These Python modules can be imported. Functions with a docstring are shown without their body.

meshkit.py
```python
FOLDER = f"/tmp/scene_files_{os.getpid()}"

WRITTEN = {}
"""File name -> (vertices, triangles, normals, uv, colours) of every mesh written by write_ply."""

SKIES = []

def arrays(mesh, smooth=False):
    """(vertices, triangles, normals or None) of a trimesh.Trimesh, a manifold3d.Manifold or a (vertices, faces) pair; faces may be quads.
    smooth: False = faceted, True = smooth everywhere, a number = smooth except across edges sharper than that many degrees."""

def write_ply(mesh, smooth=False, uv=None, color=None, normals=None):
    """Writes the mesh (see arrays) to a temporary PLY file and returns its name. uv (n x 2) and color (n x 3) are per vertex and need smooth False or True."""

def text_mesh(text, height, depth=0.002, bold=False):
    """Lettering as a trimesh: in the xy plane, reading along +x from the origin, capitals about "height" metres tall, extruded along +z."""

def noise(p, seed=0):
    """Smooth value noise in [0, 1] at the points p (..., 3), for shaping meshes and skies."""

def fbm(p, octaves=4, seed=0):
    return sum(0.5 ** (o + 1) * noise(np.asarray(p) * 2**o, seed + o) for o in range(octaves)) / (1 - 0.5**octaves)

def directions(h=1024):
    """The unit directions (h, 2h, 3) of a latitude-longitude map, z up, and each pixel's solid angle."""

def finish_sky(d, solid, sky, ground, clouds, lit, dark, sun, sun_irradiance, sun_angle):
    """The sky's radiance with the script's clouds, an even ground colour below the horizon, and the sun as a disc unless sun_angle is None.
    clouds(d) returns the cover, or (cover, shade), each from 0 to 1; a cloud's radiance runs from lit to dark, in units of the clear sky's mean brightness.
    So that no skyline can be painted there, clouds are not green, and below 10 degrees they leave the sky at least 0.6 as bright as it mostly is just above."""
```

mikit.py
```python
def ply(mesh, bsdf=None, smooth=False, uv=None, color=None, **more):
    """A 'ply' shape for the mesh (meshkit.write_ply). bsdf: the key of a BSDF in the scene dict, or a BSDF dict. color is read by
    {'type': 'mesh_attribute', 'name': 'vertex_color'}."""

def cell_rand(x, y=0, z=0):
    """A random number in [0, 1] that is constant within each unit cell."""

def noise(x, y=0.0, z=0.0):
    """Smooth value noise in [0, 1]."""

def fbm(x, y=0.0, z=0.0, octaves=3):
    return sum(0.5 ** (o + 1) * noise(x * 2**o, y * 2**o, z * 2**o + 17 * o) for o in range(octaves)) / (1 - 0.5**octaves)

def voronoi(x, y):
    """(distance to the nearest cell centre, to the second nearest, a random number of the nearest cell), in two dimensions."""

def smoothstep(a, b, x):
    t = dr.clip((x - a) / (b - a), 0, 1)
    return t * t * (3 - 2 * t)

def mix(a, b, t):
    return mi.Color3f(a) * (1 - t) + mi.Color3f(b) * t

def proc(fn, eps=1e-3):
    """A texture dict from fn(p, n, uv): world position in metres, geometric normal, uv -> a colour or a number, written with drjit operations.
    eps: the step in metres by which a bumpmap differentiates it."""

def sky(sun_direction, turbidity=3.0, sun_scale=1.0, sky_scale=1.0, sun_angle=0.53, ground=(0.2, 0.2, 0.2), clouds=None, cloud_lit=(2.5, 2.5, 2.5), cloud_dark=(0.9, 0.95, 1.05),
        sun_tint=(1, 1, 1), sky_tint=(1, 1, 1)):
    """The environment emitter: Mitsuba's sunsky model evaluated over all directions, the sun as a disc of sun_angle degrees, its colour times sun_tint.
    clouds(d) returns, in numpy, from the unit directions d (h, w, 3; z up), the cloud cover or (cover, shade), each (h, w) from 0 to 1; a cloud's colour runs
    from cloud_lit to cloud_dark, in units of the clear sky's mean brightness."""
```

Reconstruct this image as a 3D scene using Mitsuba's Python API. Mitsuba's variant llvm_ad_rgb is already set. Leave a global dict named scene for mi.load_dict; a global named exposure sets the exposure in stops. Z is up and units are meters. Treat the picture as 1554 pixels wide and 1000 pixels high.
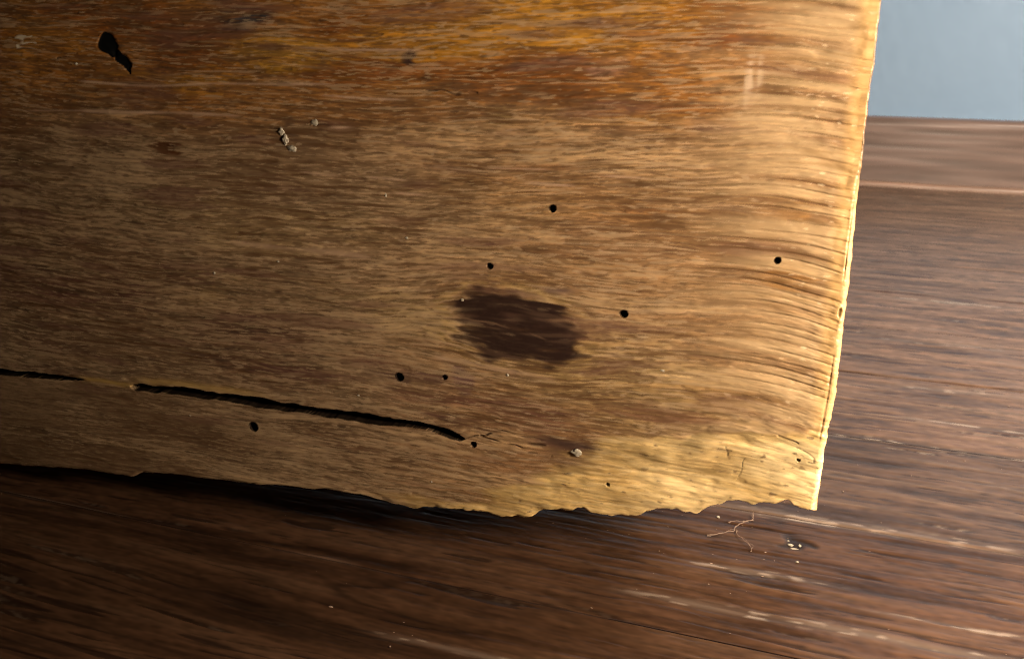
import math
import numpy as np
import trimesh
import mitsuba as mi
import meshkit
import mikit
from scipy.ndimage import gaussian_filter, map_coordinates

T = mi.ScalarTransform4f
scene, labels = {}, {}
MM = 0.001

# ------------------------------------------------------------------ camera, lamps, exposure
exposure = 0.0
PITCH, YAW = math.radians(19.1), math.radians(19.3)
EYE = np.array([-0.0055, -0.270, 0.199])
FWD = np.array([-math.sin(YAW) * math.cos(PITCH), math.cos(YAW) * math.cos(PITCH), -math.sin(PITCH)])
scene['camera'] = {
    'type': 'thinlens', 'fov': 57.54, 'fov_axis': 'x', 'near_clip': 0.01, 'far_clip': 20.0,
    'aperture_radius': 0.0006, 'focus_distance': 0.34,
    'to_world': T().look_at(origin=EYE.tolist(), target=(EYE + FWD).tolist(), up=[0, 0, 1])}


def lamp(name, centre, radius, rgb, label):
    scene[name + ('__bulb' if radius < 0.05 else '__globe')] = {'type': 'sphere', 'center': list(centre), 'radius': radius,
                   'emitter': {'type': 'area', 'radiance': {'type': 'rgb', 'value': list(rgb)}}}
    foot, r0 = 2.4 * radius, max(0.0045, radius * 0.08)
    for piece, prof in (('stem', [(0, foot * 0.1), (r0, foot * 0.1), (r0, centre[2] - radius * 0.98), (radius * 0.5, centre[2] - radius * 0.9), (0, centre[2] - radius * 0.9)]),
                        ('base', [(0, -0.0005), (foot * 0.6, -0.0005), (foot * 0.6, foot * 0.07), (foot * 0.52, foot * 0.12), (0, foot * 0.14)])):
        m = trimesh.creation.revolve(np.array(prof), sections=40)
        m.apply_translation([centre[0], centre[1], 0])
        scene[f'{name}__{piece}'] = mikit.ply(m, 'lamp_metal', smooth=30)
    labels[name] = {'label': label, 'category': 'lamp'}


scene['lamp_metal'] = {'type': 'twosided', 'bsdf': {'type': 'principled', 'base_color': {'type': 'rgb', 'value': [0.10, 0.08, 0.06]}, 'metallic': 0.8, 'roughness': 0.4}}


# a small warm reading lamp close by on the right, in front of the board, and the room's lamp beyond it
lamp('reading_lamp', (0.176, -0.097, 0.168), 0.026, np.array([1.0, 0.81, 0.61]) * 315, 'small warm lamp with bare bulb on a short stem in front of the board')
lamp('globe_lamp', (0.46, 0.22, 0.46), 0.10, np.array([1.0, 0.84, 0.66]) * 92, 'pale globe lamp on a slim stem standing to the right of the board')

# ------------------------------------------------------------------ noise and small helpers
_tiles = {}


def gn(u, v, su, sv, seed):
    """Gaussian noise (mean 0, deviation 1) with grain sizes su, sv."""
    if seed not in _tiles:
        t = gaussian_filter(np.random.default_rng(seed).normal(size=(640, 640)), 2.5, mode='wrap')
        _tiles[seed] = ((t - t.mean()) / t.std()).astype(np.float32)
    return map_coordinates(_tiles[seed], [np.asarray(u) / su * 2.5 + 37.7 * seed, np.asarray(v) / sv * 2.5 + 11.3 * seed], order=1, mode='grid-wrap')


def sst(a, b, x):
    t = np.clip((x - a) / (b - a), 0, 1)
    return t * t * (3 - 2 * t)


def mixc(c, col, a):
    return c * (1 - a[..., None]) + np.asarray(col) * a[..., None]


def part(key, v, f, bsdf, color=None, normals=None, label=None):
    path = meshkit.write_ply((v, f), False, None, color, normals=normals)
    scene[key] = {'type': 'ply', 'filename': path, 'face_normals': normals is None, 'bsdf': {'type': 'ref', 'id': bsdf}}
    if label:
        labels[key] = {'label': label}


def vertex_normals(v, f):
    n, c = np.zeros_like(v), np.cross(v[f[:, 1]] - v[f[:, 0]], v[f[:, 2]] - v[f[:, 0]])
    for k in range(3):
        for a in range(3):
            n[:, a] += np.bincount(f[:, k], c[:, a], len(v))
    return n / np.maximum(np.linalg.norm(n, axis=1, keepdims=True), 1e-20)


def grid_faces(r, c, cyclic=False):
    i = np.arange(r * c).reshape(r, c)
    if cyclic:
        i = np.vstack([i, i[:1]])
    a, b, d, e = i[:-1, :-1].ravel(), i[:-1, 1:].ravel(), i[1:, 1:].ravel(), i[1:, :-1].ravel()
    return np.vstack([np.stack([a, b, d], 1), np.stack([a, d, e], 1)])


def subset(key, v, f, keep, n, color, bsdf, label=None):
    ff = f[keep]
    used, inv = np.unique(ff, return_inverse=True)
    part(key, v[used], inv.reshape(-1, 3), bsdf, color[used], n[used], label)


# ------------------------------------------------------------------ materials
def board_rough(p, n, uv):
    a = mikit.fbm(p.x * 60, p.y * 60, p.z * 420, octaves=3)
    return mikit.mix((0.30,) * 3, (0.56,) * 3, a)


def floor_rough(p, n, uv):
    a = mikit.fbm(p.x * 30, p.y * 330, p.z * 30, octaves=3)
    return mikit.mix((0.20,) * 3, (0.42,) * 3, a)


def wall_colour(p, n, uv):
    a = mikit.fbm(p.x * 14, p.y * 14, p.z * 14, octaves=4)
    return mikit.mix((0.235, 0.36, 0.53), (0.265, 0.39, 0.56), a)


VC = {'type': 'mesh_attribute', 'name': 'vertex_color'}
scene['old_wood'] = {'type': 'twosided', 'bsdf': {'type': 'principled', 'base_color': VC, 'roughness': mikit.proc(board_rough), 'specular': 0.45}}
scene['dark_hollow'] = {'type': 'twosided', 'bsdf': {'type': 'diffuse', 'reflectance': VC}}
scene['knot_wood'] = {'type': 'twosided', 'bsdf': {'type': 'principled', 'base_color': VC, 'roughness': 0.7, 'specular': 0.15}}
scene['floor_wood'] = {'type': 'twosided', 'bsdf': {'type': 'principled', 'base_color': VC, 'roughness': mikit.proc(floor_rough), 'specular': 0.5}}
scene['wall_paint'] = {'type': 'twosided', 'bsdf': {'type': 'bumpmap', 'arbitrary': mikit.proc(lambda p, n, uv: mikit.fbm(p.x * 90, p.z * 90, 0.0, octaves=3), eps=5e-4), 'scale': 0.0008,
                       'bsdf': {'type': 'principled', 'base_color': mikit.proc(wall_colour), 'roughness': 0.6, 'specular': 0.3}}}
scene['dry_paint'] = {'type': 'twosided', 'bsdf': {'type': 'principled', 'base_color': mikit.proc(lambda p, n, uv: mikit.mix((0.20, 0.165, 0.11), (0.44, 0.39, 0.30), mikit.fbm(p.x * 900, p.y * 900, p.z * 900))), 'roughness': 0.7}}
scene['dust'] = {'type': 'twosided', 'bsdf': {'type': 'principled', 'base_color': mikit.proc(lambda p, n, uv: mikit.mix((0.20, 0.13, 0.09), (0.34, 0.24, 0.18), mikit.noise(p.x * 700, p.y * 700, p.z * 700))), 'roughness': 0.9}}


# ------------------------------------------------------------------ floor: strips of dark oak running along x
SHADE_TONES = [0.6, 0.55, 0.5, 0.50, 0.64, 1.0, 1.35, 1.55, 1.6, 1.65, 1.6, 1.65, 1.6, 1.6, 1.6]  # shade and light put into strip colour: near ones darker, far ones paler
BANDS = [(88.5, 2.2, -60, 90), (16.0, 2.0, -75, 90), (176.5, 1.6, -20, 130), (42.0, 1.4, -60, 20), (30.0, 1.0, 10, 90), (-30.0, 1.2, -150, -60), (208.0, 1.2, 30, 130), (252.0, 1.5, 20, 130), (330.0, 2.0, 10, 120), (430.0, 3.0, 20, 130)]


def floor_fields(x, y, k):
    """Height and colour of plank k at points x, y in mm."""
    o = 400.0 * k
    wy = y + 1.6 * gn(x + o, y, 60, 14, 41) + 0.4 * gn(x + o, y, 14, 5, 42)
    g1 = gn(x + o, wy, 20, 1.8, 43)
    g2 = gn(x + o, wy, 8, 0.55, 44)
    g3 = gn(x + o, wy, 3.5, 0.4, 45)
    clump = sst(-0.5, 1.4, gn(x + o, wy, 90, 7, 46))
    pores = np.clip(gn(x + o, wy, 10, 0.6, 47) - 0.7 - 0.7 * (1 - clump), 0, 1.2)
    h = -0.10 * np.exp(-(gn(x + o, wy, 26, 2.2, 60) / 0.14) ** 2) + 0.11 * g1 + 0.07 * g2 + 0.04 * g3 + 0.02 * gn(x + o, y, 1.5, 0.6, 55) - 0.42 * pores + 0.25 * gn(x + o, y, 70, 18, 48)
    tone = np.random.default_rng(900 + k).normal(size=3)
    c = np.ones(x.shape + (3,)) * np.array([0.094, 0.046, 0.025])
    c = mixc(c, [0.140, 0.078, 0.046], sst(0.2, 1.6, g1) * 0.45)
    c = mixc(c, [0.036, 0.017, 0.010], sst(0.1, 1.7, -g1 + 0.5 * g2) * 0.8)
    c *= (1 + 0.10 * g2 + 0.15 * np.tanh(1.4 * g3) + 0.09 * gn(x + o, y, 1.2, 0.5, 59))[..., None]
    line = np.exp(-(gn(x + o, wy, 26, 2.2, 60) / 0.11) ** 2) * sst(-0.6, 0.8, gn(x + o, wy, 24, 6, 61))
    c = mixc(c, [0.016, 0.008, 0.005], 0.6 * line)
    c = mixc(c, [0.022, 0.011, 0.008], sst(0.05, 0.5, pores) * 0.75)
    c *= (np.array([0.92, 1.04, 1.16]) if k > 4 else np.array([1.04, 1.0, 0.94])) * SHADE_TONES[k] * (1 + 0.05 * tone[0])
    # pale dust caught in some of the pores, doubling as painted sparkle
    dust_glint = sst(0.25, 0.8, pores) * sst(0.0, 1.2, gn(x + o, wy, 20, 2.5, 49)) * sst(-0.6, 1.0, gn(x + o, wy, 0.9, 0.45, 54))
    c = mixc(c, [0.22, 0.16, 0.115], dust_glint * (0.6 if k > 4 else 0.18))
    # open-grained bands with grey dust, and pale specks painted as glossy glints
    for yb_, hw_, x0_, x1_ in BANDS:
        m = np.exp(-((wy - yb_ - 0.02 * x) / hw_) ** 2) * sst(x0_, x0_ + 40, x) * sst(x1_, x1_ - 40, x)
        sp = sst(0.2, 1.5, gn(x, wy, 2.0, 0.4, 56) + 0.5 * gn(x, wy, 14, 1.5, 57))
        c = mixc(c, [0.135, 0.098, 0.075], 0.55 * m)
        c = mixc(c, [0.022, 0.012, 0.009], 0.7 * m * sst(0.1, 1.2, gn(x, wy, 12, 0.7, 58)))
        c = mixc(c, [0.36, 0.28, 0.22], 0.68 * m * sp)
        h = h - 0.25 * m * sst(0.1, 1.2, gn(x, wy, 12, 0.7, 58)) + 0.12 * m * sp
    return h, np.clip(c, 0.004, 0.9)


JOINTS = [-362.5, -272.5, -182.5, -92.5, -2.5, 87.5, 177.5, 267.5, 357.5, 447.5, 537.5, 627.5, 717.5, 807.5, 897.5, 987.5]
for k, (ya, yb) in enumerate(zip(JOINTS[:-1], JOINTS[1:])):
    near = max((ya + yb) / 2 + 270, 150)
    seen = yb > -100 and ya < 910
    dy = np.clip(0.40 * (near / 200) ** 1.6, 0.40, 2.6) if seen else 6.0
    m = int((yb - ya) / dy) + 2
    e = np.array([0, 0.12, 0.4, 0.8, 1.3])
    gap = 0.12
    ys = np.r_[ya + gap + e, np.linspace(ya + 2.0, yb - 2.0, m), yb - gap - e[::-1]]
    lo, hi = (-370, 130) if yb < 90 else (-120, 230)
    dx = 0.8 if near < 400 else 1.3
    xs = np.r_[-1200, -900, -650, np.linspace(-520, lo - 6, 24), np.linspace(lo, hi, int((hi - lo) / dx)), np.linspace(hi + 6, 520, 24), 700, 950, 1200] if seen else np.linspace(-1200, 1200, 121)
    X, Y = np.meshgrid(xs, ys)
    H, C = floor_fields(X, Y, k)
    edge = np.minimum(Y - ya, yb - Y) - gap
    worn = 0.5 + 0.5 * sst(-1, 1, gn(X, Y * 0 + 50 * k, 18, 5, 51))
    H = H * sst(0, 1.2, edge) - 0.5 * worn * (1 - np.clip(edge / (0.9 + 0.6 * worn), 0, 1)) ** 2
    C = mixc(C, [0.20, 0.13, 0.09], 0.5 * sst(1.6, 0.5, edge) * sst(0.0, 1.4, gn(X, Y, 16, 2, 52)))
    C = mixc(C, [0.02, 0.011, 0.008], 0.8 * sst(0.3, 0.05, edge))
    # the small dark dent under the board's right end
    r = np.hypot((X + 4.5) / 6.5, (Y - 68) / 6.0) + 0.25 * gn(X, Y, 2.2, 1.6, 53)
    H -= 0.8 * sst(1.0, 0.3, r)
    C = mixc(C, [0.012, 0.007, 0.005], 0.9 * sst(1.05, 0.5, r))
    H = H - 0.5
    # skirt of each strip
    Vt = np.stack([X, Y, H], -1)
    first, last = Vt[:1].copy(), Vt[-1:].copy()
    first[..., 2] = last[..., 2] = -6
    V = np.vstack([first, Vt, last]).reshape(-1, 3) * MM
    CC = np.vstack([C[:1] * 0.5, C, C[-1:] * 0.5]).reshape(-1, 3)
    F = grid_faces(len(ys) + 2, len(xs))
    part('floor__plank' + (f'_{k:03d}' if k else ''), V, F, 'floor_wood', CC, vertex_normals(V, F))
V = np.array([[-1.2, -0.37, -0.0055], [1.2, -0.37, -0.0055], [1.2, 0.99, -0.0055], [-1.2, 0.99, -0.0055]])
part('floor__subfloor', V, np.array([[0, 1, 2], [0, 2, 3]]), 'floor_wood', np.full((4, 3), 0.015))
labels['floor'] = {'kind': 'structure', 'label': 'dark brown oak strip floor with open pores'}

# ------------------------------------------------------------------ wall and skirting behind
WY = 0.918
V, F = mikit and (np.array([[x, WY, z] for z in np.linspace(-0.005, 1.6, 9) for x in np.linspace(-1.2, 1.2, 13)]), grid_faces(9, 13))
part('wall', V, F, 'wall_paint', None, np.tile([0, -1.0, 0], (len(V), 1)))
labels['wall'] = {'kind': 'structure', 'label': 'blue grey painted wall behind the floor'}


def profile_bar(pts, xs, seed, tones, key, label=None):
    """A moulding along x with the (y, z) profile pts in mm, grain along x."""
    pts = np.array(pts, float)
    seg = np.r_[0, np.cumsum(np.hypot(*np.diff(pts, axis=0).T))]
    s = np.linspace(0, seg[-1], int(seg[-1] / 1.6))
    yy, zz = np.interp(s, seg, pts[:, 0]), np.interp(s, seg, pts[:, 1])
    X, S = np.meshgrid(xs, s)
    g = gn(X, S, 60, 3.0, seed)
    g2 = gn(X, S, 25, 1.6, seed + 1)
    C = mixc(np.ones(X.shape + (3,)) * np.array(tones[0]), tones[1], sst(-1, 1.5, g))
    C *= (1 + 0.15 * g2)[..., None]
    w = 0.18 * g + 0.1 * g2
    V = np.stack([X, np.broadcast_to(yy[:, None], X.shape) - w * 0.6, np.broadcast_to(zz[:, None], X.shape) + 0.25 * gn(X, S * 0, 40, 5, seed + 2)], -1).reshape(-1, 3) * MM
    F = grid_faces(len(s), len(xs))
    part(key, V, F, 'floor_wood', np.clip(C, 0.01, 0.9).reshape(-1, 3), vertex_normals(V, F), label)


xs = np.r_[np.linspace(-1200, -160, 40), np.linspace(-150, 320, 300), np.linspace(330, 1200, 40)]
profile_bar([(902, -1), (902, 70), (902.6, 74), (904.5, 77), (907.5, 78.2), (918, 78.4)], xs, 61, [(0.168, 0.117, 0.10), (0.195, 0.135, 0.115)], 'skirting_board__plank')
profile_bar([(896, -1), (896, 2.6), (896.6, 4.2), (898.5, 5.2), (902, 5.4)], xs, 65, [(0.24, 0.155, 0.118), (0.35, 0.225, 0.168)], 'skirting_board__shoe_strip', 'thin paler strip along the foot of the skirting')
labels['skirting_board'] = {'label': 'dark brown wooden skirting board along the foot of the blue wall', 'category': 'skirting board'}

# ------------------------------------------------------------------ the old board (mm: x along it, right end at 0; z up; front at y = 0)
THICK, ZTOP, XL = 120.0, 420.0, -480.0
zb_pts = np.array([(-480, 0.2), (-440, 0.2), (-336, 10.8), (-302, 14.9), (-281, 16.4), (-266, 16.9), (-259, 20.0), (-254, 20.9), (-232, 22.1), (-195, 24.9), (-172, 26.9), (-160, 27.2), (-152, 25.6),
                   (-140, 24.7), (-119, 28.5), (-104, 29.8), (-94.5, 30.9), (-88, 34.5), (-82.6, 36.3), (-77, 38.4), (-73.4, 37.8), (-69, 36.4), (-64.3, 37.0), (-57.5, 37.7), (-55.4, 38.7), (-53.5, 41.0), (-50, 42.2),
                   (-42.5, 42.5), (-37.2, 43.3), (-33, 45.2), (-30.1, 46.4), (-28, 48.8), (-25.6, 50.1), (-22, 50.0), (-16, 50.0), (-13.2, 50.6), (-10.5, 52.6), (-8.6, 53.0), (-7.2, 51.0), (-5.3, 50.2), (-2, 50.6), (3, 50.8)])
xe_z = [0, 53, 66, 80, 91, 111, 131, 150, 167, 184, 200, 240]
xe_x = [-0.7, -0.6, -0.3, -0.1, 0.7, 1.0, 0.9, 0.4, 0.1, 0.4, 0.0, 0.0]
raw_x = [-500, -160, -135, -116, -102, -92, -83, -74, -62, -50, -36, -22, -12, -5, 3]
raw_z = [-20, 20, 33, 38, 43, 48, 53, 58.5, 65, 70.0, 73.5, 75.6, 76.0, 78.6, 80]

x_front = np.r_[np.linspace(XL, -350, 40, endpoint=False), np.cumsum(np.r_[-350, np.linspace(0.38, 0.24, 1130)])]
x_front = x_front[x_front < -2.6]
x_front = np.r_[x_front, -2.4, -2.2]
RC, RB = 2.0, 1.7
a = np.linspace(0, np.pi / 2, 13)
# (profile along x)
sx = np.r_[XL, x_front, -RC + RC * np.sin(a), np.zeros(60)]
sy = np.r_[THICK, x_front * 0, RC - RC * np.cos(a), np.linspace(RC, THICK, 61)[1:]]
snx = np.r_[-0.0, x_front * 0, np.sin(a), np.ones(60)]
sny = np.r_[0, x_front * 0 - 1, -np.cos(a), np.zeros(60)]
t_front = np.r_[np.linspace(0, 1, 664)]
b = np.linspace(np.pi / 2, 0, 9)[:-1]
# rows: underside (back to front), bottom arc, front, top edge back
row_kind = np.r_[np.zeros(10), np.ones(8), np.full(664, 2), np.full(54, 3), 4]
ty = np.r_[np.linspace(THICK, RB, 11)[:-1], RB - RB * np.cos(b), np.zeros(664), np.zeros(54), THICK]
tb = np.r_[np.full(10, np.pi / 2), b, np.zeros(664), np.zeros(54), 0]
zoff = np.r_[np.full(10, -RB), -RB * np.sin(b), np.zeros(664 + 55)]
tt = np.r_[np.zeros(18), t_front, np.full(55, 1.0)]
extra = np.r_[np.zeros(682), np.linspace(1.5, ZTOP - 204, 54), ZTOP - 204]

SX = np.broadcast_to(sx, (len(tt), len(sx)))
zb = np.interp(SX[0], zb_pts[:, 0], zb_pts[:, 1])
xx = SX[0]
_j = gn(xx, xx * 0, 4.2, 1, 76)
zb = zb + sst(-350, -330, xx) * (0.24 * np.round(1.3 * _j) / 1.3 * sst(-200, -100, xx) + 0.10 * gn(xx, xx * 0, 0.6, 1, 77) + 0.45 * gn(xx, xx * 0, 2.6, 1, 71) + 0.25 * gn(xx, xx * 0, 1.1, 1, 72)) * (0.3 + 0.9 * sst(-170, -90, xx))
zb = np.maximum(zb, 0.05)
Z = (zb[None] + RB) + (204.0 - zb[None] - RB) * tt[:, None] + zoff[:, None] + extra[:, None]
Z[row_kind == 0] += 0.6 * gn(SX, np.broadcast_to(ty[:, None], SX.shape) * 3, 6, 9, 73)[row_kind == 0]
kz = np.where(SX > -2.1, 0.35 + 0.65 * sst(164, 146, Z), 1.0)
xe = np.interp(Z, xe_z, xe_x) + 0.10 * gn(Z, Z * 0, 5.0, 1, 74) + 0.05 * gn(Z, Z * 0, 0.8, 1, 75)
X = SX * kz + xe * sst(-12, -1, SX)
Y = np.maximum(np.where(np.broadcast_to(sy, SX.shape) <= RC, np.broadcast_to(sy, SX.shape) * kz, np.broadcast_to(sy, SX.shape)), np.broadcast_to(ty[:, None], SX.shape))
NX = np.broadcast_to(snx, SX.shape) * np.cos(tb)[:, None]
NY = np.broadcast_to(sny, SX.shape) * np.cos(tb)[:, None]
NZ = np.broadcast_to(-np.sin(tb)[:, None], SX.shape)
onend = np.broadcast_to(snx, SX.shape)

# ---- fields on the surface
KX, KZ = -99.5, 100.5
kd = (np.abs((X - KX) / 19.5) ** 2.6 + np.abs((Z - KZ + 0.06 * (X - KX)) / 12.0) ** 2.6) ** (1 / 2.6)
w = KZ + (Z - KZ) * (1 - 0.5 * np.exp(-(kd / 1.25) ** 2))
w = w + 2.2 * gn(X, Z, 70, 26, 1) + 0.55 * gn(X, Z, 16, 7, 2) + 0.16 * gn(X, Z, 5, 2.5, 3)
w = w + 3.7 * np.clip((X + 33) / 33, 0, 1.1) ** 2
right = sst(-55, -6, X)
raw_edge = np.interp(X, raw_x, raw_z) + 1.2 * gn(X, Z, 6, 3, 4) + 0.5 * gn(X, Z, 2, 1.2, 5)
raw = sst(0.9, -0.9, Z - raw_edge)
soft_raw = sst(4.5, -4.5, Z - raw_edge + 3.5 * gn(X, w, 9, 1.6, 116))
raw = raw * sst(-66, -44, X) + soft_raw * (1 - sst(-66, -44, X))
low = raw * sst(-175, -95, X)

f1 = gn(X, w, 4.6, 0.40, 6)
f2 = gn(X, w, 2.2, 0.28, 7)
f3 = gn(X, w, 12, 0.85, 8)
f4 = gn(X, w, 40, 5, 9)
blot = gn(X, Z, 24, 9, 10)
blot2 = gn(X, Z, 9, 4.5, 11)
busy = 0.34 * gn(X, Z, 22, 11, 110) + 0.22 * gn(X, Z, 9, 4, 252) - 0.1
dash = np.clip(gn(X, w, 2.7, 0.36, 12) - 1.05 + busy, 0, 1.1)
dash2 = np.clip(gn(X, w, 5.5, 0.34, 13) - 1.35 + busy, 0, 1.0)

fib_a = np.exp(-(gn(X, w, 15, 1.25, 121) / 0.10) ** 2) * sst(-0.7, 0.7, gn(X, w, 14, 4, 122))
fib_b = np.exp(-(gn(X, w, 8, 0.8, 123) / 0.12) ** 2) * sst(-0.3, 1.0, gn(X, w, 9, 3, 124))
fib_c = np.exp(-(gn(X, w, 13, 1.1, 125) / 0.09) ** 2) * sst(0.0, 1.3, gn(X, w, 12, 3, 126))
fiber_on = 1 - 0.8 * low
md, ml = np.zeros_like(X), np.zeros_like(X)
for su_, sv_, sd_ in [(1.0, 0.17, 220), (1.8, 0.21, 221), (3.2, 0.26, 222), (5.5, 0.24, 223)]:
    gg = gn(X, w, su_, sv_, sd_)
    md = np.maximum(md, sst(1.05, 1.75, gg + 0.9 * busy))
    ml = np.maximum(ml, sst(1.25, 1.9, -gg - 0.5 * busy))
    md = np.maximum(md, 0.8 * sst(1.1, 1.7, gn(X, w, su_ * 1.2, sv_, sd_ + 10) + 0.9 * busy))
md *= 1 - 0.15 * low
ml *= 1 - 0.5 * low
fib_d = np.exp(-(gn(X, w, 48, 1.1, 132) / 0.07) ** 2) * sst(-0.8, 0.5, gn(X, w, 40, 5, 133))
H = -0.10 * md + 0.05 * ml + 0.38 * gn(X, Z, 42, 17, 14) + 0.03 * f3 + 0.018 * f1 + 0.012 * f2 - (0.045 * fib_a + 0.03 * fib_b + 0.05 * fib_d - 0.02 * fib_c) * fiber_on
H -= (0.09 * dash + 0.10 * dash2) * (1 - 0.75 * low)
H += 0.02 * gn(X, Z, 2.0, 0.9, 15)
# weathered ridges and grooves towards the right end
groove = np.zeros_like(X)
rg = np.random.default_rng(77)
zg = 84.0
while zg < 214:
    zg += rg.uniform(2.6, 4.9) * (0.72 if zg < 150 else 1.0)
    x0, dep, wid = -rg.uniform(16, 46), rg.uniform(0.55, 1.0), rg.uniform(0.20, 0.32)
    wob = zg + 0.35 * gn(X, X * 0 + zg * 3, 7, 9, 16)
    d = np.abs(w + 0.4 - wob - 4)
    groove = np.maximum(groove, dep * np.exp(-(d / wid) ** 2) * sst(x0 - 8, x0 + 10, X) * sst(0.4, -3.0, X))
H -= 0.50 * groove * (1 - raw)
H += right * (1 - raw) * (sst(1.0, -6.0, X) * (0.13 * gn(X, w, 5.5, 1.3, 17) + 0.06 * gn(X, Z, 2.2, 1.2, 18) + 0.055 * sst(-32, -10, X) * gn(X, w, 1.2, 0.55, 224)))
rim = sst(-7, -2, X) * (1 - onend)
H += 0.09 * rim * gn(X, Z, 0.9, 1.2, 19) * (1 - raw)
# the thin sliver of the end standing clear of the front skin
xf = np.interp(Z, [53, 75, 80, 91, 111, 131, 150, 158], [-2.4, -2.4, -2.0, -1.4, -1.1, -0.7, -0.1, 0.6])
lip = np.exp(-((X - xf - 0.05) / 0.28) ** 2) * sst(74, 80, Z) * sst(157, 147, Z)
H -= 0.35 * lip * sst(-1.0, 0.6, gn(X, Z, 2, 5, 128))
# bare wood along the broken foot: set back, gnawed
dimple = np.clip(gn(X, Z, 1.5, 1.1, 20) - 1.35, 0, 1)
worm = np.exp(-(gn(X, w, 6.0, 1.3, 21) / 0.09) ** 2) * sst(-0.4, 0.8, gn(X, Z, 6, 3, 22))
H += low * (-0.5 * sst(-60, -30, X) + 0.16 * gn(X, Z, 9, 3.6, 23) + 0.11 * gn(X, w, 3.4, 0.85, 24) + 0.03 * gn(X, w, 6, 0.35, 117) + 0.025 * gn(X, Z, 0.9, 0.5, 127) - 0.12 * dimple + 0.05 * gn(X, Z, 1.5, 0.8, 192))
H += 0.35 * sst(1.8, 0.0, np.abs(Z - raw_edge)) * gn(X, Z, 3, 1.5, 25) * sst(-52, -40, X)
H -= 1.0 * sst(4.5, 0.5, Z - zb[None] - 0.8 * gn(X, Z, 5, 2, 243)) * sst(0.0, 1.2, gn(X, Z, 5, 3, 244)) * sst(-190, -150, X) * (1 - 0.8 * sst(-60, -20, X))
# knot, slightly sunk and with a raised rim
kr = kd + 0.05 * gn(X, Z, 7, 2.2, 26) + (0.05 + 0.05 * sst(6, 18, np.abs(X - KX))) * gn(X, w, 3.5, 0.38, 27) + 0.05 * gn(X, Z, 1.6, 1.0, 111)
knot = sst(1.08, 0.80, kr)
H -= 0.2 * knot
H += 0.10 * np.exp(-((kr - 1.12) / 0.12) ** 2)
flat = knot * sst(1.0, 0.75, kr)
H = H * (1 - 0.35 * flat)
# gouges
pit = np.zeros_like(X)


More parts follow.
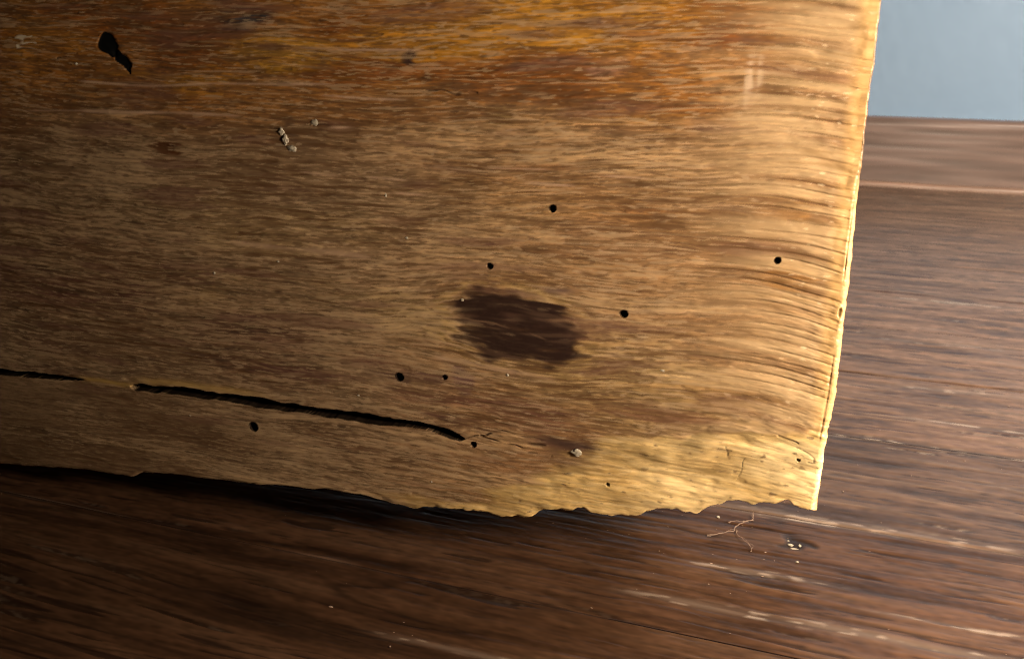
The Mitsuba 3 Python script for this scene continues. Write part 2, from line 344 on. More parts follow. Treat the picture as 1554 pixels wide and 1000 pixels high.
def gouge(x, z, rx, rz, depth, rot=0.0, seed=30, rough=0.2):
    c, s = math.cos(rot), math.sin(rot)
    u, v = (X - x) * c + (Z - z) * s, -(X - x) * s + (Z - z) * c
    r = np.hypot(u / rx, v / rz) + rough * gn(X, Z, 1.6, 1.2, seed)
    q = sst(1.05, 0.6, r)
    return depth * q, q


black_mask = np.zeros_like(X)
for args in [(-0.4, 116, 1.2, 2.4, 0.9, 0, 37)]:
    g, q = gouge(*args)
    H -= g
    pit = np.maximum(pit, 0.65 * q)


def crack_line(pts, width, depth, seed, broken=True, rag=1.0):
    """A thin ragged crack along the points (x, z)."""
    pts = np.array(pts, float)
    x = X + 0.35 * rag * gn(X, Z, 1.6, 1.2, seed)
    z = Z + 0.30 * rag * gn(X, Z, 1.6, 1.2, seed + 1)
    d = np.full(X.shape, 99.0)
    for (xa, za), (xb, zb2) in zip(pts[:-1], pts[1:]):
        t = np.clip(((x - xa) * (xb - xa) + (z - za) * (zb2 - za)) / ((xb - xa) ** 2 + (zb2 - za) ** 2), 0, 1)
        d = np.minimum(d, np.hypot(x - xa - t * (xb - xa), z - za - t * (zb2 - za)))
    q = sst(1.0, 0.4, d / (width * np.clip(1 + 0.35 * gn(X, Z, 2.5, 1.5, seed + 2), 0.25, 1.7)))
    if broken:
        q = q * sst(-1.1, 0.3, gn(X, Z, 2.6, 1.6, seed + 1))
    return depth * q, q


for args in [([(-29.3, 68.8), (-28.8, 66.4)], 0.30, 0.10, 140, False), ([(-23.3, 65.8), (-23.8, 62.0), (-25.4, 58.0)], 0.26, 0.10, 143, False), ([(-9, 72.4), (-5.6, 71.0), (-3.3, 69.4), (-3.6, 67.9), (-5.0, 67.8)], 0.30, 0.15, 146, False),
             ([(-112, 60.0), (-100, 58.0), (-86, 57.0)], 0.5, 0.8, 149), ([(-118, 58.2), (-104, 62.6), (-90, 62.0)], 0.42, 0.6, 152), ([(-98, 59.4), (-88, 60.2)], 0.4, 0.5, 155), ([(-171, 163.3), (-162, 162.4)], 0.5, 0.3, 158),
             ([(-128, 174.8), (-112, 174.2)], 0.35, 0.25, 161), ([(-14, 75.5), (-8, 73.6)], 0.35, 0.4, 167), ([(-270, 181.8), (-256, 182.4)], 0.4, 0.2, 170)]:
    g, q = crack_line(*args)
    H -= g
    pit = np.maximum(pit, 0.48 * q)
for args in [([(-246.8, 187.0), (-245.4, 184.0)], 3.9, 0.35, 230, False, 1.9), ([(-244.6, 182.4), (-241.0, 180.2), (-239.8, 177.4)], 2.3, 0.35, 233, False, 1.7)]:
    g, q = crack_line(*args)
    H -= g
    black_mask = np.maximum(black_mask, q)
# the long split
cx = [-500, -340, -325, -304, -285, -258, -239, -218, -198, -170, -154, -133, -123, -119]
cz = [52.5, 54.9, 55.4, 56.5, 57.3, 58.1, 58.7, 59.2, 59.5, 60.0, 60.6, 60.2, 58.6, 57.8]
zc = np.interp(X, cx, cz) + 0.25 * gn(X, X * 0, 9, 1, 28) + 0.10 * gn(X, X * 0, 1.6, 1, 240)
hw1 = np.interp(X, [-500, -340, -300, -285, -281], [1.6, 1.15, 0.85, 0.55, 0.0])
hw2 = np.interp(X, [-259.5, -257, -235, -190, -150, -132, -123, -119.5, -117], [0.0, 0.95, 1.05, 1.3, 1.15, 0.8, 1.2, 1.1, 0.0])
hw = 0.98 * np.maximum(hw1, hw2) * (1 + 0.16 * gn(X, X * 0, 4, 2, 29) + 0.08 * gn(X, Z * 2, 1.2, 2, 241))
dc = np.abs(Z - zc) / np.maximum(hw, 0.05)
split = sst(1.10, 0.94, dc) * (hw > 0.12)
H -= 12.0 * split
fresh = np.exp(-((Z - zc - 0.6) / 1.0) ** 2) * sst(-288, -278, X) * sst(-252, -262, X) + 0.8 * np.exp(-((Z - zc - 3.2) / 1.3) ** 2) * sst(-262, -246, X) * sst(-190, -215, X)
# worm holes: x, z, radius
HOLES = [(-87.0, 140.5, 1.35), (-107.6, 120.5, 1.15), (-63.5, 109.1, 1.35), (-19.4, 129.8, 1.15), (-141.4, 77.8, 1.7), (-124.3, 80.0, 1.0), (-203.5, 49.2, 2.2), (-114.2, 56.3, 1.1),
         (-7.6, 68.2, 0.6), (-66.5, 49.3, 0.55)]
hole_id = np.full(X.shape, -1)
hole = np.zeros_like(X)
hole_dark = np.zeros_like(X)
for i, (hx, hz, hr) in enumerate(HOLES):
    d = np.hypot((X - hx) / 1.06, Z - hz) / (0.76 * hr) + 0.07 * gn(X, Z, 0.9, 0.9, 60 + i)
    q = sst(1.04, 0.84, d)
    hole = np.maximum(hole, q)
    hole_dark = np.maximum(hole_dark, sst(1.36, 1.22, d))
    hole_id[d < 1.25] = i
H -= 6.5 * hole

# ---- colour of the wood itself: tan fibres, amber old varnish, dirt in the pores, bare yellow wood at the foot
C = np.ones(X.shape + (3,)) * np.array([0.285, 0.165, 0.075])
C = mixc(C, [0.40, 0.255, 0.125], 0.75 * sst(-0.4, 1.6, 0.7 * f3 + 0.7 * blot))
C = mixc(C, [0.175, 0.085, 0.036], sst(0.1, 1.8, -f3 + 0.6 * f4) * 0.6 * (1 - 0.85 * right))
leftdark = sst(-140, -215, X) * sst(118, 96, Z + 5 * blot2) * sst(58, 75, Z)
C = mixc(C, [0.15, 0.068, 0.034], 0.65 * leftdark * sst(-0.9, 0.9, blot + f3))
C = mixc(C, [0.30, 0.20, 0.075], 0.45 * sst(0.4, 1.6, gn(X, Z, 30, 12, 80)))
C *= (1 - 0.22 * sst(-150, -290, X) * sst(-1.2, 0.8, blot + 0.5 * blot2))[..., None]
dull = sst(-95, -170, X) * sst(168, 150, Z)
grey = C.mean(-1, keepdims=True) * np.array([1.42, 0.98, 0.58])
C = C * (1 - 0.6 * dull[..., None]) + grey * 0.6 * dull[..., None]
# amber varnish left near the top
amb = sst(143, 178, Z + 9 * gn(X, Z, 38, 9, 81)) * sst(-18, -48, X + 8 * blot2)
C = mixc(C, [0.26, 0.098, 0.013], 0.82 * amb)
C = mixc(C, [0.17, 0.055, 0.012], 0.75 * amb * sst(0.1, 1.5, 0.6 * gn(X, w, 30, 5, 82) + 0.8 * gn(X, Z, 9, 4, 195)))
C = mixc(C, [0.36, 0.165, 0.016], 0.75 * amb * sst(0.45, 1.6, gn(X, w, 22, 5, 83) + 0.3 * f1))


def stain(x, z, rx, rz, col, al, seed, soft=0.5):
    global C
    r = np.hypot((X - x) / rx, (Z - z) / rz) + 0.28 * gn(X, Z, rx * 0.4, rz * 0.35, seed) + 0.14 * f1
    C = mixc(C, col, al * sst(1.0 + soft, 1.0 - soft, r) * (0.45 + 0.55 * sst(-1.1, 0.7, 0.7 * f1 + 0.7 * gn(X, w, 2.6, 0.26, 242))))


stain(-262, 196, 26, 5, [0.16, 0.045, 0.014], 0.6, 173)
stain(-225, 188, 12, 5, [0.17, 0.05, 0.014], 0.55, 174)
stain(-300, 95, 30, 9, [0.12, 0.055, 0.032], 0.6, 175)
stain(-285, 72, 26, 4, [0.12, 0.05, 0.03], 0.5, 176)
stain(-205, 68, 24, 4, [0.15, 0.07, 0.04], 0.55, 177)
stain(-230, 132, 18, 7, [0.14, 0.085, 0.04], 0.5, 178)
stain(-215, 104, 16, 5, [0.42, 0.28, 0.12], 0.55, 179)
stain(-177, 161.5, 2.2, 3.0, [0.075, 0.05, 0.035], 0.7, 188)
stain(-172, 155.6, 5.5, 1.2, [0.09, 0.055, 0.03], 0.7, 189)
stain(-126.5, 80.2, 2.8, 2.0, [0.085, 0.065, 0.035], 0.75, 190, 0.35)
stain(-275, 98, 34, 7, [0.095, 0.042, 0.030], 0.9, 300)
stain(-225, 108, 14, 4, [0.10, 0.048, 0.032], 0.85, 301)
stain(-190, 74, 30, 3.5, [0.10, 0.046, 0.032], 0.9, 302)
stain(-100, 72, 24, 2.6, [0.11, 0.05, 0.034], 0.9, 303)
stain(-196, 132, 20, 6, [0.42, 0.29, 0.14], 0.7, 304)
stain(-173, 158, 9, 4.5, [0.09, 0.058, 0.036], 0.8, 305)
stain(-118, 64.5, 14, 2.2, [0.095, 0.045, 0.030], 0.9, 306)
stain(-160, 48, 22, 3.0, [0.12, 0.065, 0.034], 0.8, 307)
stain(-142, 76.5, 5, 3.5, [0.085, 0.048, 0.034], 0.85, 308)
stain(-127, 80, 4.5, 3.2, [0.075, 0.048, 0.034], 0.85, 309)
stain(-134, 79, 17, 3.0, [0.095, 0.050, 0.036], 0.9, 261)
stain(-112, 113, 8, 2.2, [0.11, 0.06, 0.035], 0.8, 262)
stain(-255, 128, 24, 5, [0.145, 0.095, 0.045], 0.7, 263)
stain(-205, 86, 26, 7, [0.13, 0.065, 0.042], 0.75, 264)
stain(-168, 104, 16, 5, [0.16, 0.10, 0.045], 0.7, 265)
stain(-300, 140, 26, 9, [0.135, 0.085, 0.042], 0.7, 266)
stain(-70, 130, 18, 5, [0.19, 0.105, 0.05], 0.6, 267)
stain(-150, 170, 22, 5, [0.15, 0.075, 0.030], 0.7, 268)
stain(-52, 148, 14, 4, [0.20, 0.115, 0.05], 0.6, 269)
stain(-60, 104, 12, 3.5, [0.44, 0.30, 0.14], 0.7, 270)
stain(-140, 100, 16, 8, [0.42, 0.285, 0.13], 0.65, 271)
stain(-196, 122, 22, 5, [0.40, 0.27, 0.125], 0.6, 272)
stain(-45, 92, 16, 5, [0.50, 0.345, 0.165], 0.7, 273)
stain(-300, 60, 30, 3, [0.085, 0.045, 0.028], 0.8, 274)
stain(-240, 40, 34, 4, [0.11, 0.062, 0.03], 0.8, 275)
stain(-180, 52, 20, 2.4, [0.12, 0.066, 0.032], 0.75, 276)
stain(-290, 26, 30, 4, [0.10, 0.055, 0.028], 0.8, 277)
stain(-75, 196, 26, 10, [0.42, 0.20, 0.025], 0.7, 84)
stain(-178, 184, 20, 6, [0.42, 0.22, 0.026], 0.75, 85)
stain(-280, 187, 16, 7, [0.42, 0.20, 0.025], 0.6, 86)
stain(-132.5, 184.5, 3.4, 2.6, [0.045, 0.022, 0.015], 1.0, 120, 0.35)
stain(-128, 178, 1.5, 3.5, [0.12, 0.065, 0.03], 0.5, 121)
stain(-192, 196, 12, 3.2, [0.050, 0.042, 0.040], 1.0, 87)
stain(-227, 152.5, 7, 2.6, [0.070, 0.026, 0.008], 1.0, 88, 0.3)
stain(-227, 152.3, 5, 1.8, [0.060, 0.022, 0.008], 0.9, 260, 0.3)
stain(-16, 125.5, 7, 3.5, [0.36, 0.165, 0.035], 0.75, 89)
stain(-14, 143.0, 5, 4.0, [0.42, 0.20, 0.045], 0.6, 90)
stain(-42, 167, 6, 1.8, [0.13, 0.07, 0.05], 0.7, 91)
stain(-71, 183, 5, 2.5, [0.20, 0.13, 0.11], 0.5, 92)
stain(-103, 167, 6, 2.4, [0.17, 0.12, 0.05], 0.6, 93)
stain(-160, 130, 14, 6, [0.20, 0.125, 0.045], 0.5, 94)
stain(-262, 112, 20, 5, [0.13, 0.065, 0.035], 0.6, 95)
stain(-148, 83, 10, 3, [0.14, 0.062, 0.035], 0.7, 96)
stain(-130, 71.5, 18, 3, [0.16, 0.072, 0.042], 0.7, 97)
stain(-92, 68, 14, 2.4, [0.16, 0.07, 0.045], 0.65, 98)
stain(-52, 77.0, 18, 3.0, [0.17, 0.085, 0.045], 0.7, 99)
stain(-78, 59, 11, 5.0, [0.10, 0.056, 0.034], 0.7, 100)
stain(-117.5, 79.5, 3.5, 4, [0.13, 0.07, 0.07], 0.8, 101)
# knot
C = mixc(C, [0.042, 0.021, 0.015], knot * (0.96 - 0.10 * sst(0, 1.5, f2)))
C = mixc(C, [0.026, 0.012, 0.011], knot * 0.8 * sst(0.1, 1.4, gn(X, w, 18, 3, 102)))
C = mixc(C, [0.21, 0.125, 0.05], knot * 0.65 * sst(-100, -118, X) * sst(-0.2, 1.2, f1))
C = mixc(C, [0.09, 0.06, 0.05], 0.75 * np.exp(-((Z - 114.0 - 0.08 * (X + 90)) / 1.3) ** 2) * sst(-104, -98, X) * sst(-76, -84, X))
halo = np.exp(-((kr - 1.25) / 0.13) ** 2)
C = mixc(C, [0.40, 0.26, 0.095], 0.6 * halo)
# fine fibre contrast
calm = 1 - 0.5 * right * (1 - raw)
C *= (1 + calm * (0.08 * np.tanh(1.3 * f1) + 0.12 * np.tanh(1.5 * f2) + 0.15 * np.tanh(1.4 * gn(X, w, 1.3, 0.20, 180))) + 0.06 * gn(X, Z, 0.8, 0.45, 103) + 0.10 * gn(X, w, 18, 0.32, 112) + 0.07 * gn(X, Z, 3.2, 1.6, 113))[..., None]
C = mixc(C, [0.12, 0.062, 0.028], np.clip(0.50 * fib_a + 0.42 * fib_b + 0.5 * fib_d, 0, 0.7) * fiber_on * (1 - 0.4 * right))
C = mixc(C, [0.45, 0.31, 0.175], 0.45 * fib_c * fiber_on)
C = mixc(C, [0.42, 0.28, 0.155], 0.45 * calm * sst(0.9, 2.2, gn(X, w, 7, 0.36, 114)))
C = mixc(C, [0.105, 0.054, 0.024], 0.55 * md * (1 - 0.45 * right))
C = mixc(C, [0.47, 0.325, 0.185], 0.42 * ml)
C = mixc(C, [0.50, 0.36, 0.22], 0.35 * sst(1.75, 2.4, gn(X, w, 1.1, 0.26, 181)) * (1 - low))
C = mixc(C, [0.085, 0.045, 0.022], 0.6 * sst(1.7, 2.4, gn(X, w, 1.4, 0.28, 182)) * (1 - low))
C = mixc(C, [0.13, 0.075, 0.04], 0.35 * (1 - low) * sst(0.6, 1.6, gn(X, Z, 7, 3, 183)) * sst(-0.2, 1.0, gn(X, Z, 0.9, 0.5, 184)))
C = mixc(C, [0.14, 0.066, 0.045], 0.5 * calm * sst(0.7, 2.0, gn(X, w, 9, 1.4, 115)))
dk = np.clip(0.5 * sst(0.0, 0.7, dash) + 0.6 * sst(0.0, 0.7, dash2), 0, 0.8) * (1 - 0.7 * low) * (1 - 0.5 * right)
C = mixc(C, [0.10, 0.048, 0.018], dk)
C = mixc(C, [0.022, 0.010, 0.007], sst(1.12, 0.84, kr) * np.clip(0.94 + 0.07 * f1 + 0.10 * f2 - 0.10 * sst(0.6, 1.6, gn(X, w, 7, 0.4, 187)) - 0.26 * sst(-104, -118, X) * sst(-0.5, 0.8, f3) - 0.35 * sst(-84, -76, X) * sst(-0.4, 0.8, f3), 0, 0.97))
C = mixc(C, [0.105, 0.060, 0.036], 0.40 * knot * sst(0.7, 1.8, gn(X, w, 6, 0.33, 210)))
C = mixc(C, [0.16, 0.095, 0.055], 0.7 * knot * np.exp(-((Z - np.interp(X, [-116, -97, -84], [102.2, 99.4, 98.0]) - 0.5 * gn(X, X * 0, 3, 1, 211)) / 0.3) ** 2) * sst(-0.9, 0.6, gn(X, Z, 3, 2, 212)))
C = mixc(C, [0.115, 0.058, 0.022], 0.92 * sst(0.12, 0.55, groove) * (1 - raw))
# right end: handled paler, less dirt; small highlights painted on as pale dots
C = mixc(C, [0.50, 0.35, 0.185], 0.6 * right * (1 - raw) * sst(-1.3, 0.9, f3))
C = mixc(C, [0.52, 0.32, 0.12], 0.7 * rim * (1 - raw))
C = mixc(C, [0.78, 0.62, 0.40], 0.35 * sst(-30, -8, X) * sst(1.7, 2.4, gn(X, w, 0.55, 0.2, 185)) * (1 - raw))
C = mixc(C, [0.24, 0.135, 0.05], 0.5 * sst(-34, -16, X) * (1 - raw) * np.exp(-(gn(X, w, 22, 1.4, 186) / 0.10) ** 2))
# bare wood
foot = raw * sst(-260, -150, X)
C = mixc(C, np.array([0.36, 0.205, 0.058]), foot * 0.75 * (1 - low))
bare = mixc(np.ones(X.shape + (3,)) * np.array([0.55, 0.37, 0.14]), [0.76, 0.57, 0.28], sst(-75, -25, X) * sst(-1.5, 1.2, gn(X, Z, 9, 3, 104)))
bare = mixc(bare, [0.42, 0.265, 0.09], 0.6 * sst(0.4, 1.8, gn(X, Z, 6, 2.4, 105)))
bare = mixc(bare, [0.30, 0.18, 0.065], 0.5 * np.exp(-(gn(X, w, 16, 0.7, 129) / 0.10) ** 2) * sst(-0.5, 0.8, gn(X, Z, 9, 3, 130)))
bare = mixc(bare, [0.12, 0.07, 0.035], 0.8 * sst(1.75, 2.4, gn(X, Z, 0.75, 0.35, 131)))
bare = bare * (1 + 0.12 * np.tanh(1.4 * gn(X, w, 5, 0.35, 118)) + 0.10 * np.tanh(1.4 * gn(X, w, 1.6, 0.22, 193)) + 0.08 * gn(X, Z, 1.2, 0.6, 119))[..., None]
bare = mixc(bare, [0.34, 0.21, 0.085], 0.2 * sst(0.1, 0.6, dimple) + 0.0 * X)
bare = mixc(bare, [0.27, 0.16, 0.055], 0.0 * worm)
bare = mixc(bare, [0.30, 0.185, 0.07], 0.55 * md)
bare = mixc(bare, [0.82, 0.66, 0.38], 0.4 * ml)
bare = bare * (1 + 0.09 * gn(X, Z, 2.4, 1.5, 250) + 0.09 * gn(X, Z, 6, 3, 251))[..., None]
C = C * (1 - (low * 0.92)[..., None]) + bare * (low * 0.92)[..., None]
stain(-78, 57.5, 10, 4.2, [0.10, 0.056, 0.034], 0.7, 100)
stain(-81, 61.8, 7.5, 1.7, [0.05, 0.026, 0.02], 0.8, 191)
stain(-52, 77.0, 16, 2.2, [0.17, 0.085, 0.045], 0.6, 99)
C = mixc(C, [0.45, 0.28, 0.08], np.clip(fresh, 0, 1) * 0.75)
# lower left: grimy
grime = sst(-150, -280, X) * sst(62, 48, Z)
C = mixc(C, [0.125, 0.068, 0.032], 0.6 * grime * sst(-1.2, 1.0, blot2 + 0.6 * f3))
# pale scratches and rubbed marks along the grain
SCR = [(-262, -160, 173.6, 0.012, 0.42, 0.75), (-288, -245, 163.0, 0.02, 0.40, 0.6), (-262, -196, 164.2, 0.0, 0.5, 0.75), (-165, -135, 171.6, 0, 0.4, 0.7), (-172, -128, 186.2, 0.0, 0.4, 0.6), (-163, -155, 161.8, 0.02, 0.45, 0.8),
       (-330, -300, 122, 0.0, 0.5, 0.6), (-205, -150, 121.0, -0.03, 0.9, 0.45), (-96, -80, 149, -0.02, 0.4, 0.6), (-150, -136, 146.5, 0, 0.35, 0.7), (-110, -88, 152.5, 0, 0.35, 0.6), (-72, -58, 151.5, -0.02, 0.4, 0.5),
       (-175, -160, 147.0, -0.02, 0.3, 0.7), (-128, -85, 86.5, -0.05, 0.9, 0.55), (-142, -130, 141.5, 0, 0.4, 0.6)]
for i, (x0, x1, z0, sl, wd, al) in enumerate(SCR):
    d = np.abs(Z - z0 - sl * (X - x0) - 0.35 * gn(X, X * 0 + 9 * i, 12, 4, 106)) / wd
    m = min(1, 1.3 * al) * np.exp(-d ** 2) * sst(x0 - 2, x0 + 4, X) * sst(x1 + 2, x1 - 4, X) * (0.55 + 0.45 * sst(-1, 0.8, gn(X, X * 0 + 5 * i, 4, 4, 107)))
    C = mixc(C, [0.46, 0.30, 0.19], m)
for (x0, z0, rx, rz, al) in [(-31.0, 181.5, 1.3, 5.5, 0.6), (-32.5, 175.5, 1.6, 6, 0.4), (-28.6, 180, 1.0, 6.5, 0.4), (-34.2, 180, 0.8, 5, 0.3)]:
    m = al * np.exp(-((X - x0) / rx) ** 2) * sst(rz + 2, rz - 2, np.abs(Z - z0)) * sst(-0.8, 0.8, gn(X, w, 2.2, 0.45, 108)) * sst(-1.2, 0.5, gn(X, Z, 0.7, 3, 194))
    C = mixc(C, [0.62, 0.46, 0.31], m)
for args in [([(-280, 188.8), (-285, 188.6), (-288.4, 187.2), (-288.2, 185.4), (-284, 184.4), (-277, 184.2)], 0.7, 0, 200, False, 1.6), ([(-284.5, 186.4), (-279, 186.2)], 0.5, 0, 203, False, 1.6)]:
    g, q = crack_line(*args)
    C = mixc(C, [0.60, 0.52, 0.38], 0.95 * q * sst(-1.2, 0.4, gn(X, w, 2.2, 0.5, 293)))
# dirt packed in gouges; shade painted near black in the split and holes
C = mixc(C, np.array([0.018, 0.010, 0.007]), np.clip(1.3 * pit, 0, 0.985))
C = mixc(C, np.array([0.006, 0.004, 0.004]), sst(0.35, 0.6, black_mask))  # ragged mark near the upper left, set to near black
C = mixc(C, [0.012, 0.008, 0.006], np.maximum(sst(1.48, 1.30, dc) * (hw > 0.12), hole_dark) * 0.98)
C = mixc(C, [0.20, 0.11, 0.045], 0.5 * lip * sst(-0.8, 0.6, gn(X, Z, 2, 5, 128)))
C = mixc(C, [0.52, 0.35, 0.14], 0.8 * sst(0.25, 0.8, onend) * (1 - raw) * (1 - lip) * sst(168, 150, Z))
C = mixc(C, [0.12, 0.062, 0.024], 0.95 * sst(0.15, 0.6, onend) * sst(148, 162, Z + 4 * gn(X, Z, 5, 5, 134)))  # upper end painted darker to hold down its lit rim
up = sst(203.5, 214, Z)
top = mixc(np.ones(X.shape + (3,)) * np.array([0.25, 0.115, 0.026]), [0.14, 0.055, 0.016], sst(-0.8, 1.4, gn(X, Z, 45, 9, 290)))
top = top * (1 + 0.14 * gn(X, Z, 30, 10, 291) + 0.10 * gn(X, Z, 14, 8, 292))[..., None]
C = C * (1 - 0.88 * up[..., None]) + 0.88 * top * up[..., None]
# end grain beyond the thin pale lip: growth rings, checks and grime
eg = sst(2.2, 6.0, Y) * (onend > 0.99)
ring = np.hypot((Y - 150) / 1.0, (Z - 320) / 1.15) + 1.5 * gn(Y, Z, 14, 14, 280) + 0.4 * gn(Y, Z, 3, 3, 281)
ec = mixc(np.ones(X.shape + (3,)) * np.array([0.30, 0.18, 0.08]), [0.17, 0.092, 0.038], sst(-0.6, 0.9, np.sin(ring * 1.15)))
ec = mixc(ec, [0.12, 0.065, 0.03], 0.7 * sst(0.2, 1.6, gn(Y, Z, 16, 22, 282)))
ec = mixc(ec, [0.05, 0.028, 0.014], 0.8 * sst(1.6, 2.3, gn(Y, Z, 3, 2.4, 283)))
C = C * (1 - eg[..., None]) + ec * eg[..., None]
H = np.where(onend > 0.99, H * (1 - sst(1.8, 3.5, Y)) - sst(2.2, 9.0, Y) * (0.9 + 0.25 * np.sin(ring * 1.15) + 0.25 * np.clip(gn(Y, Z, 5, 5, 284), -2, 2)), H)
C = np.clip(C, 0.006, 0.85)

keepflat = np.broadcast_to(((row_kind >= 3) | (row_kind == 0))[:, None], SX.shape)
Hh = np.where(keepflat, H * 0.3, H)
Hh = np.clip(Hh, -14, 2)
Hh[row_kind == 0] = 0
Hh[:, 0] = 0
V = np.stack([X + Hh * NX, Y + Hh * NY, Z + Hh * NZ], -1).reshape(-1, 3) * MM
V[:, 2] = np.maximum(V[:, 2], 0.0002)
F = grid_faces(len(tt), len(sx), cyclic=True)
CC = C.reshape(-1, 3)
N = vertex_normals(V, F)
if (N.reshape(X.shape + (3,))[380, 600, 1]) > 0:
    F = F[:, ::-1]
    N = -N


def face_mean(field):
    return field.reshape(-1)[F].mean(1)


hid = hole_id.reshape(-1)[F].max(1)
fk, fs, ft = face_mean(knot) > 0.5, face_mean(sst(1.48, 1.30, dc) * (hw > 0.12)) > 0.02, face_mean(black_mask) > 0.35
fr = (face_mean(low) > 0.5)
fe = face_mean(onend) > 0.3
front = np.broadcast_to(((row_kind == 2))[:, None], X.shape).reshape(-1)[F].all(1)
kind = np.zeros(len(F), int)
kind[fe] = 2
kind[fr & ~fe] = 1
kind[fk & front] = 3
kind[fs & front] = 4
kind[ft & front] = 5
B = 'old_board'
subset(B + '__plank', V, F, (kind == 0) & ((hid < 0) | ~front), N, CC, 'old_wood')
subset(B + '__broken_foot', V, F, (kind == 1) & ((hid < 0) | ~front), N, CC, 'old_wood', 'bare pale yellow wood, gnawed and broken, along the foot at the right')
subset(B + '__end_face', V, F, (kind == 2) & ((hid < 0) | ~front), N, CC, 'old_wood')
subset(B + '__knot', V, F, (kind == 3) & ((hid < 0) | ~front), N, CC, 'knot_wood', 'dark brown oblong knot patch')
subset(B + '__split', V, F, (kind == 4) & ((hid < 0) | ~front), N, CC, 'dark_hollow', 'long black split along the grain')
subset(B + '__black_mark', V, F, (kind == 5) & ((hid < 0) | ~front), N, CC, 'dark_hollow', 'ragged black mark near the upper left')
for i in range(len(HOLES)):
    m = (hid == i) & front
    if m.any():
        subset(B + '__worm_hole' + (f'_{i:03d}' if i else ''), V, F, m, N, CC, 'dark_hollow')
labels[B] = {'label': 'old golden brown worm-eaten board with dark knot and broken foot, standing on dark floor', 'category': 'board'}


# flecks of old paint stuck on the board
def surf_y(x, z):
    d = (X - x) ** 2 + (Z - z) ** 2 + 1e6 * (Y > 1.5)
    i = np.unravel_index(np.argmin(d), d.shape)
    return -Hh[i]


def blob(seed, r, stretch, rough=0.35):
    m = trimesh.creation.icosphere(subdivisions=3)
    v = m.vertices
    v = v * (1 + rough * (meshkit.fbm(v * 1.6 + seed * 7.1, 3, seed) - 0.5) * 2)[:, None]
    return np.asarray(v) * np.array(stretch) * r, np.asarray(m.faces)


FLECKS = [(-77.6, 59.2, 1.9, (1.0, 0.4, 0.72)), (-180.6, 159.9, 1.3, (0.9, 0.4, 1.1)), (-179.4, 157.4, 1.4, (0.8, 0.4, 1.3)), (-176.9, 154.4, 1.3, (1.3, 0.4, 0.8)), (-168.0, 163.4, 1.1, (1.1, 0.25, 0.9)),
          (-117.2, 108.3, 1.1, (0.9, 0.5, 0.9)), (-213, 108.6, 0.9, (1.0, 0.5, 1.0)), (-186, 115.3, 0.9, (1.2, 0.5, 0.8)), (-101.6, 83.8, 0.9, (1.0, 0.5, 1.0)), (-50.5, 92.0, 1.0, (1.3, 0.4, 0.7)),
          (-136.5, 127.5, 0.9, (1.1, 0.4, 0.9)), (-158, 68.5, 0.8, (1.2, 0.5, 0.8)), (-232, 49.6, 0.7, (1.2, 0.5, 0.8)), (-143.5, 141.0, 0.8, (0.7, 0.3, 1.6)), (-130.5, 39.0, 0.7, (1, 0.5, 1)), (-262, 180.0, 1.0, (1.4, 0.4, 0.7))]
for i, (x, z, r, s) in enumerate(FLECKS):
    v, f = blob(200 + i, r * (1.0 if i < 5 else 0.5), s, 0.6)
    v = (v + [x, surf_y(x, z) - 0.1, z]) * MM
    part(B + '__paint_fleck' + (f'_{i:03d}' if i else ''), v, f, 'dry_paint', None, vertex_normals(v, f), 'largest white paint fleck' if i == 0 else None)


def tube(pts, rad, n=8):
    pts, rad = np.asarray(pts, float), np.broadcast_to(rad, len(pts))
    tan = np.gradient(pts, axis=0)
    tan /= np.linalg.norm(tan, axis=1, keepdims=True)
    u = np.cross(tan, [0.1, 0.2, 1.0])
    u /= np.linalg.norm(u, axis=1, keepdims=True)
    v = np.cross(tan, u)
    a = np.arange(n) * 2 * np.pi / n
    V = pts[:, None] + rad[:, None, None] * (np.cos(a)[None, :, None] * u[:, None] + np.sin(a)[None, :, None] * v[:, None])
    i = np.arange(len(pts) * n).reshape(len(pts), n)
    j = np.roll(i, -1, axis=1)
    q = np.stack([i[:-1], j[:-1], j[1:], i[1:]], -1).reshape(-1, 4)
    return V.reshape(-1, 3), np.vstack([q[:, [0, 1, 2]], q[:, [0, 2, 3]]])


def smooth_path(ctrl, n):
    ctrl = np.asarray(ctrl, float)
    from scipy.interpolate import CubicSpline
    s = np.arange(len(ctrl))
    return CubicSpline(s, ctrl)(np.linspace(0, len(ctrl) - 1, n))


# ------------------------------------------------------------------ strand of fluff on the floor below the right end
paths = [[(-23.5, 84, 1.5), (-23.0, 80, 0.9), (-24.5, 76, 1.6), (-28.5, 72.5, 0.9), (-29.5, 68.5, 0.6), (-31.5, 66, 0.9), (-36, 63, 0.5), (-39, 61.5, 0.4)],
         [(-29.2, 69.0, 0.7), (-27.0, 64.5, 0.6), (-25.5, 62.0, 1.0), (-22.5, 58.0, 0.7), (-21.5, 55.0, 0.3)],
         [(-24.8, 75.6, 1.4), (-30.0, 74.4, 1.2), (-32.5, 72.6, 1.0)]]
vs, fs_, at = [], [], 0
for i, pth in enumerate(paths):
    q = smooth_path(pth, 50)
    q += 0.22 * np.stack([gn(q[:, 0] * 9, q[:, 1] * 9, 6, 6, 300 + i + 7 * k) for k in range(3)], 1) * [1, 1, 0.4]
    q[:, 2] = np.maximum(q[:, 2], 0.1)
    for k, rr in enumerate((0.13, 0.06)):
        off = np.stack([gn(q[:, 0] * 9, q[:, 1] * 9, 9, 9, 330 + i + 5 * k + 11 * j) for j in range(3)], 1) * 0.45 * k
        v, f = tube((q + off * [1, 1, 0.3] + [0, 0, 0.1 * k]) * MM, rr * MM * (0.6 + 0.4 * np.abs(gn(np.arange(50), np.arange(50) * 0, 6, 1, 340 + i))), 6)
        vs.append(v)
        fs_.append(f + at)
        at += len(v)
v, f = np.vstack(vs), np.vstack(fs_)
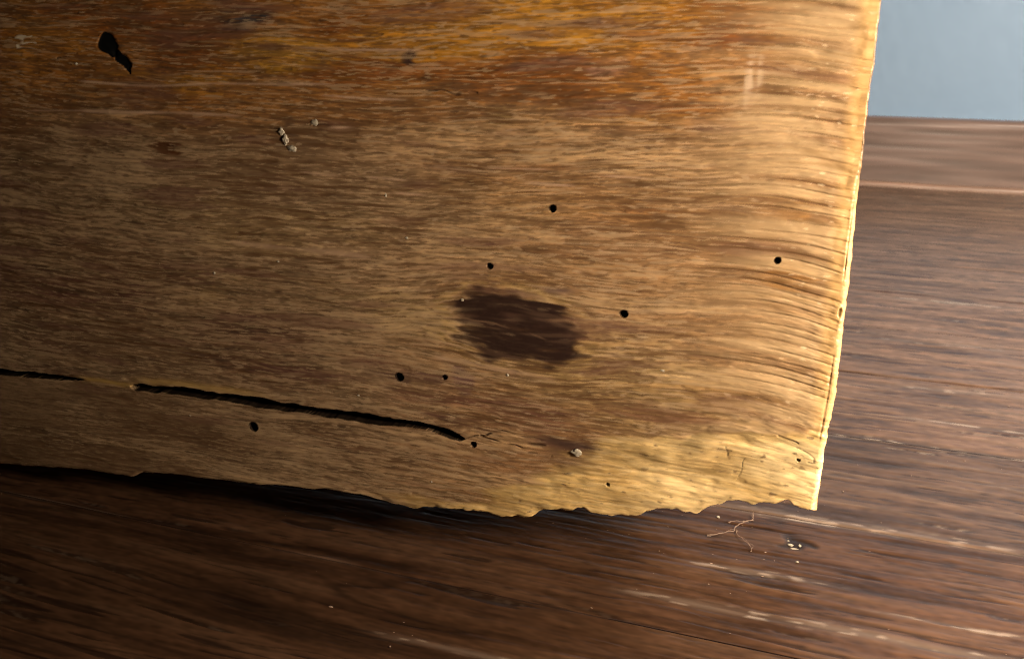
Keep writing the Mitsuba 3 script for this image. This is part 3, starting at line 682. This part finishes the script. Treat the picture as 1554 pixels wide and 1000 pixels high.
part('dust_strand', v, f, 'dust', None, vertex_normals(v, f))
labels['dust_strand'] = {'label': 'thin forked strand of pale fluff on the floor below the right end of the board', 'category': 'fluff'}

CR = [(-7.5, 66.5, 1.0, (1.4, 1.0, 0.4)), (-6.0, 64.0, 1.1, (1.6, 0.7, 0.4)), (-4.0, 67.0, 0.9, (0.8, 1.2, 0.5)), (-8.6, 69.0, 0.6, (1, 1, 0.6)), (-6.0, 60.5, 0.7, (1, 0.9, 0.5)), (-4.3, 54.0, 0.6, (1.2, 0.8, 0.6)), (-37.0, 77.5, 0.7, (1.1, 0.9, 0.7))]
WORD = ['wide paint crumb in the dark dent', 'longest paint crumb at the front of the dark dent', 'paint crumb at the right of the dark dent', 'tiny paint crumb at the left of the dark dent', 'paint crumb just in front of the dark dent',
        'lone paint crumb farthest in front of the dark dent', 'lone pale crumb on the floor under the broken foot, left of the fluff']
for i, (x, y, r, s) in enumerate(CR):
    v, f = blob(400 + i, r * 0.8, s, 0.7)
    v = (v + [x, y, 0.05 if i > 4 else -0.6]) * MM
    k = 'paint_crumb' + (f'_{i:03d}' if i else '')
    part(k, v, f, 'dry_paint', None, vertex_normals(v, f))
    labels[k] = {'label': 'pale ' + WORD[i] if 'pale' not in WORD[i] else WORD[i], 'category': 'crumb', 'group': 'pale crumbs on the floor'}

# ------------------------------------------------------------------ fine dust fallen from the worm holes
rd = np.random.default_rng(505)
unit = trimesh.creation.icosphere(subdivisions=1)
uv_, uf = np.asarray(unit.vertices), np.asarray(unit.faces)
vs, fs_ = [], []
for i in range(240):
    if i < 150:
        x, y = rd.normal(-30, 32), rd.normal(66, 22)
    else:
        x, y = rd.uniform(-220, 110), rd.uniform(-60, 260)
    r = rd.uniform(0.10, 0.30) * (1.0 if rd.random() < 0.9 else 1.6)
    vs.append((uv_ * (1 + 0.5 * (rd.random((len(uv_), 1)) - 0.5)) * r * rd.uniform([0.7, 0.5, 0.4], [2.0, 1.0, 0.7]) + [x, y, -0.42]) * MM)
    fs_.append(uf + i * len(uv_))
v, f = np.vstack(vs), np.vstack(fs_)
part('wood_dust', v, f, 'dust', None, vertex_normals(v, f))
labels['wood_dust'] = {'label': 'fine specks of wood dust scattered over the dark floor under the broken foot', 'category': 'dust', 'kind': 'stuff'}
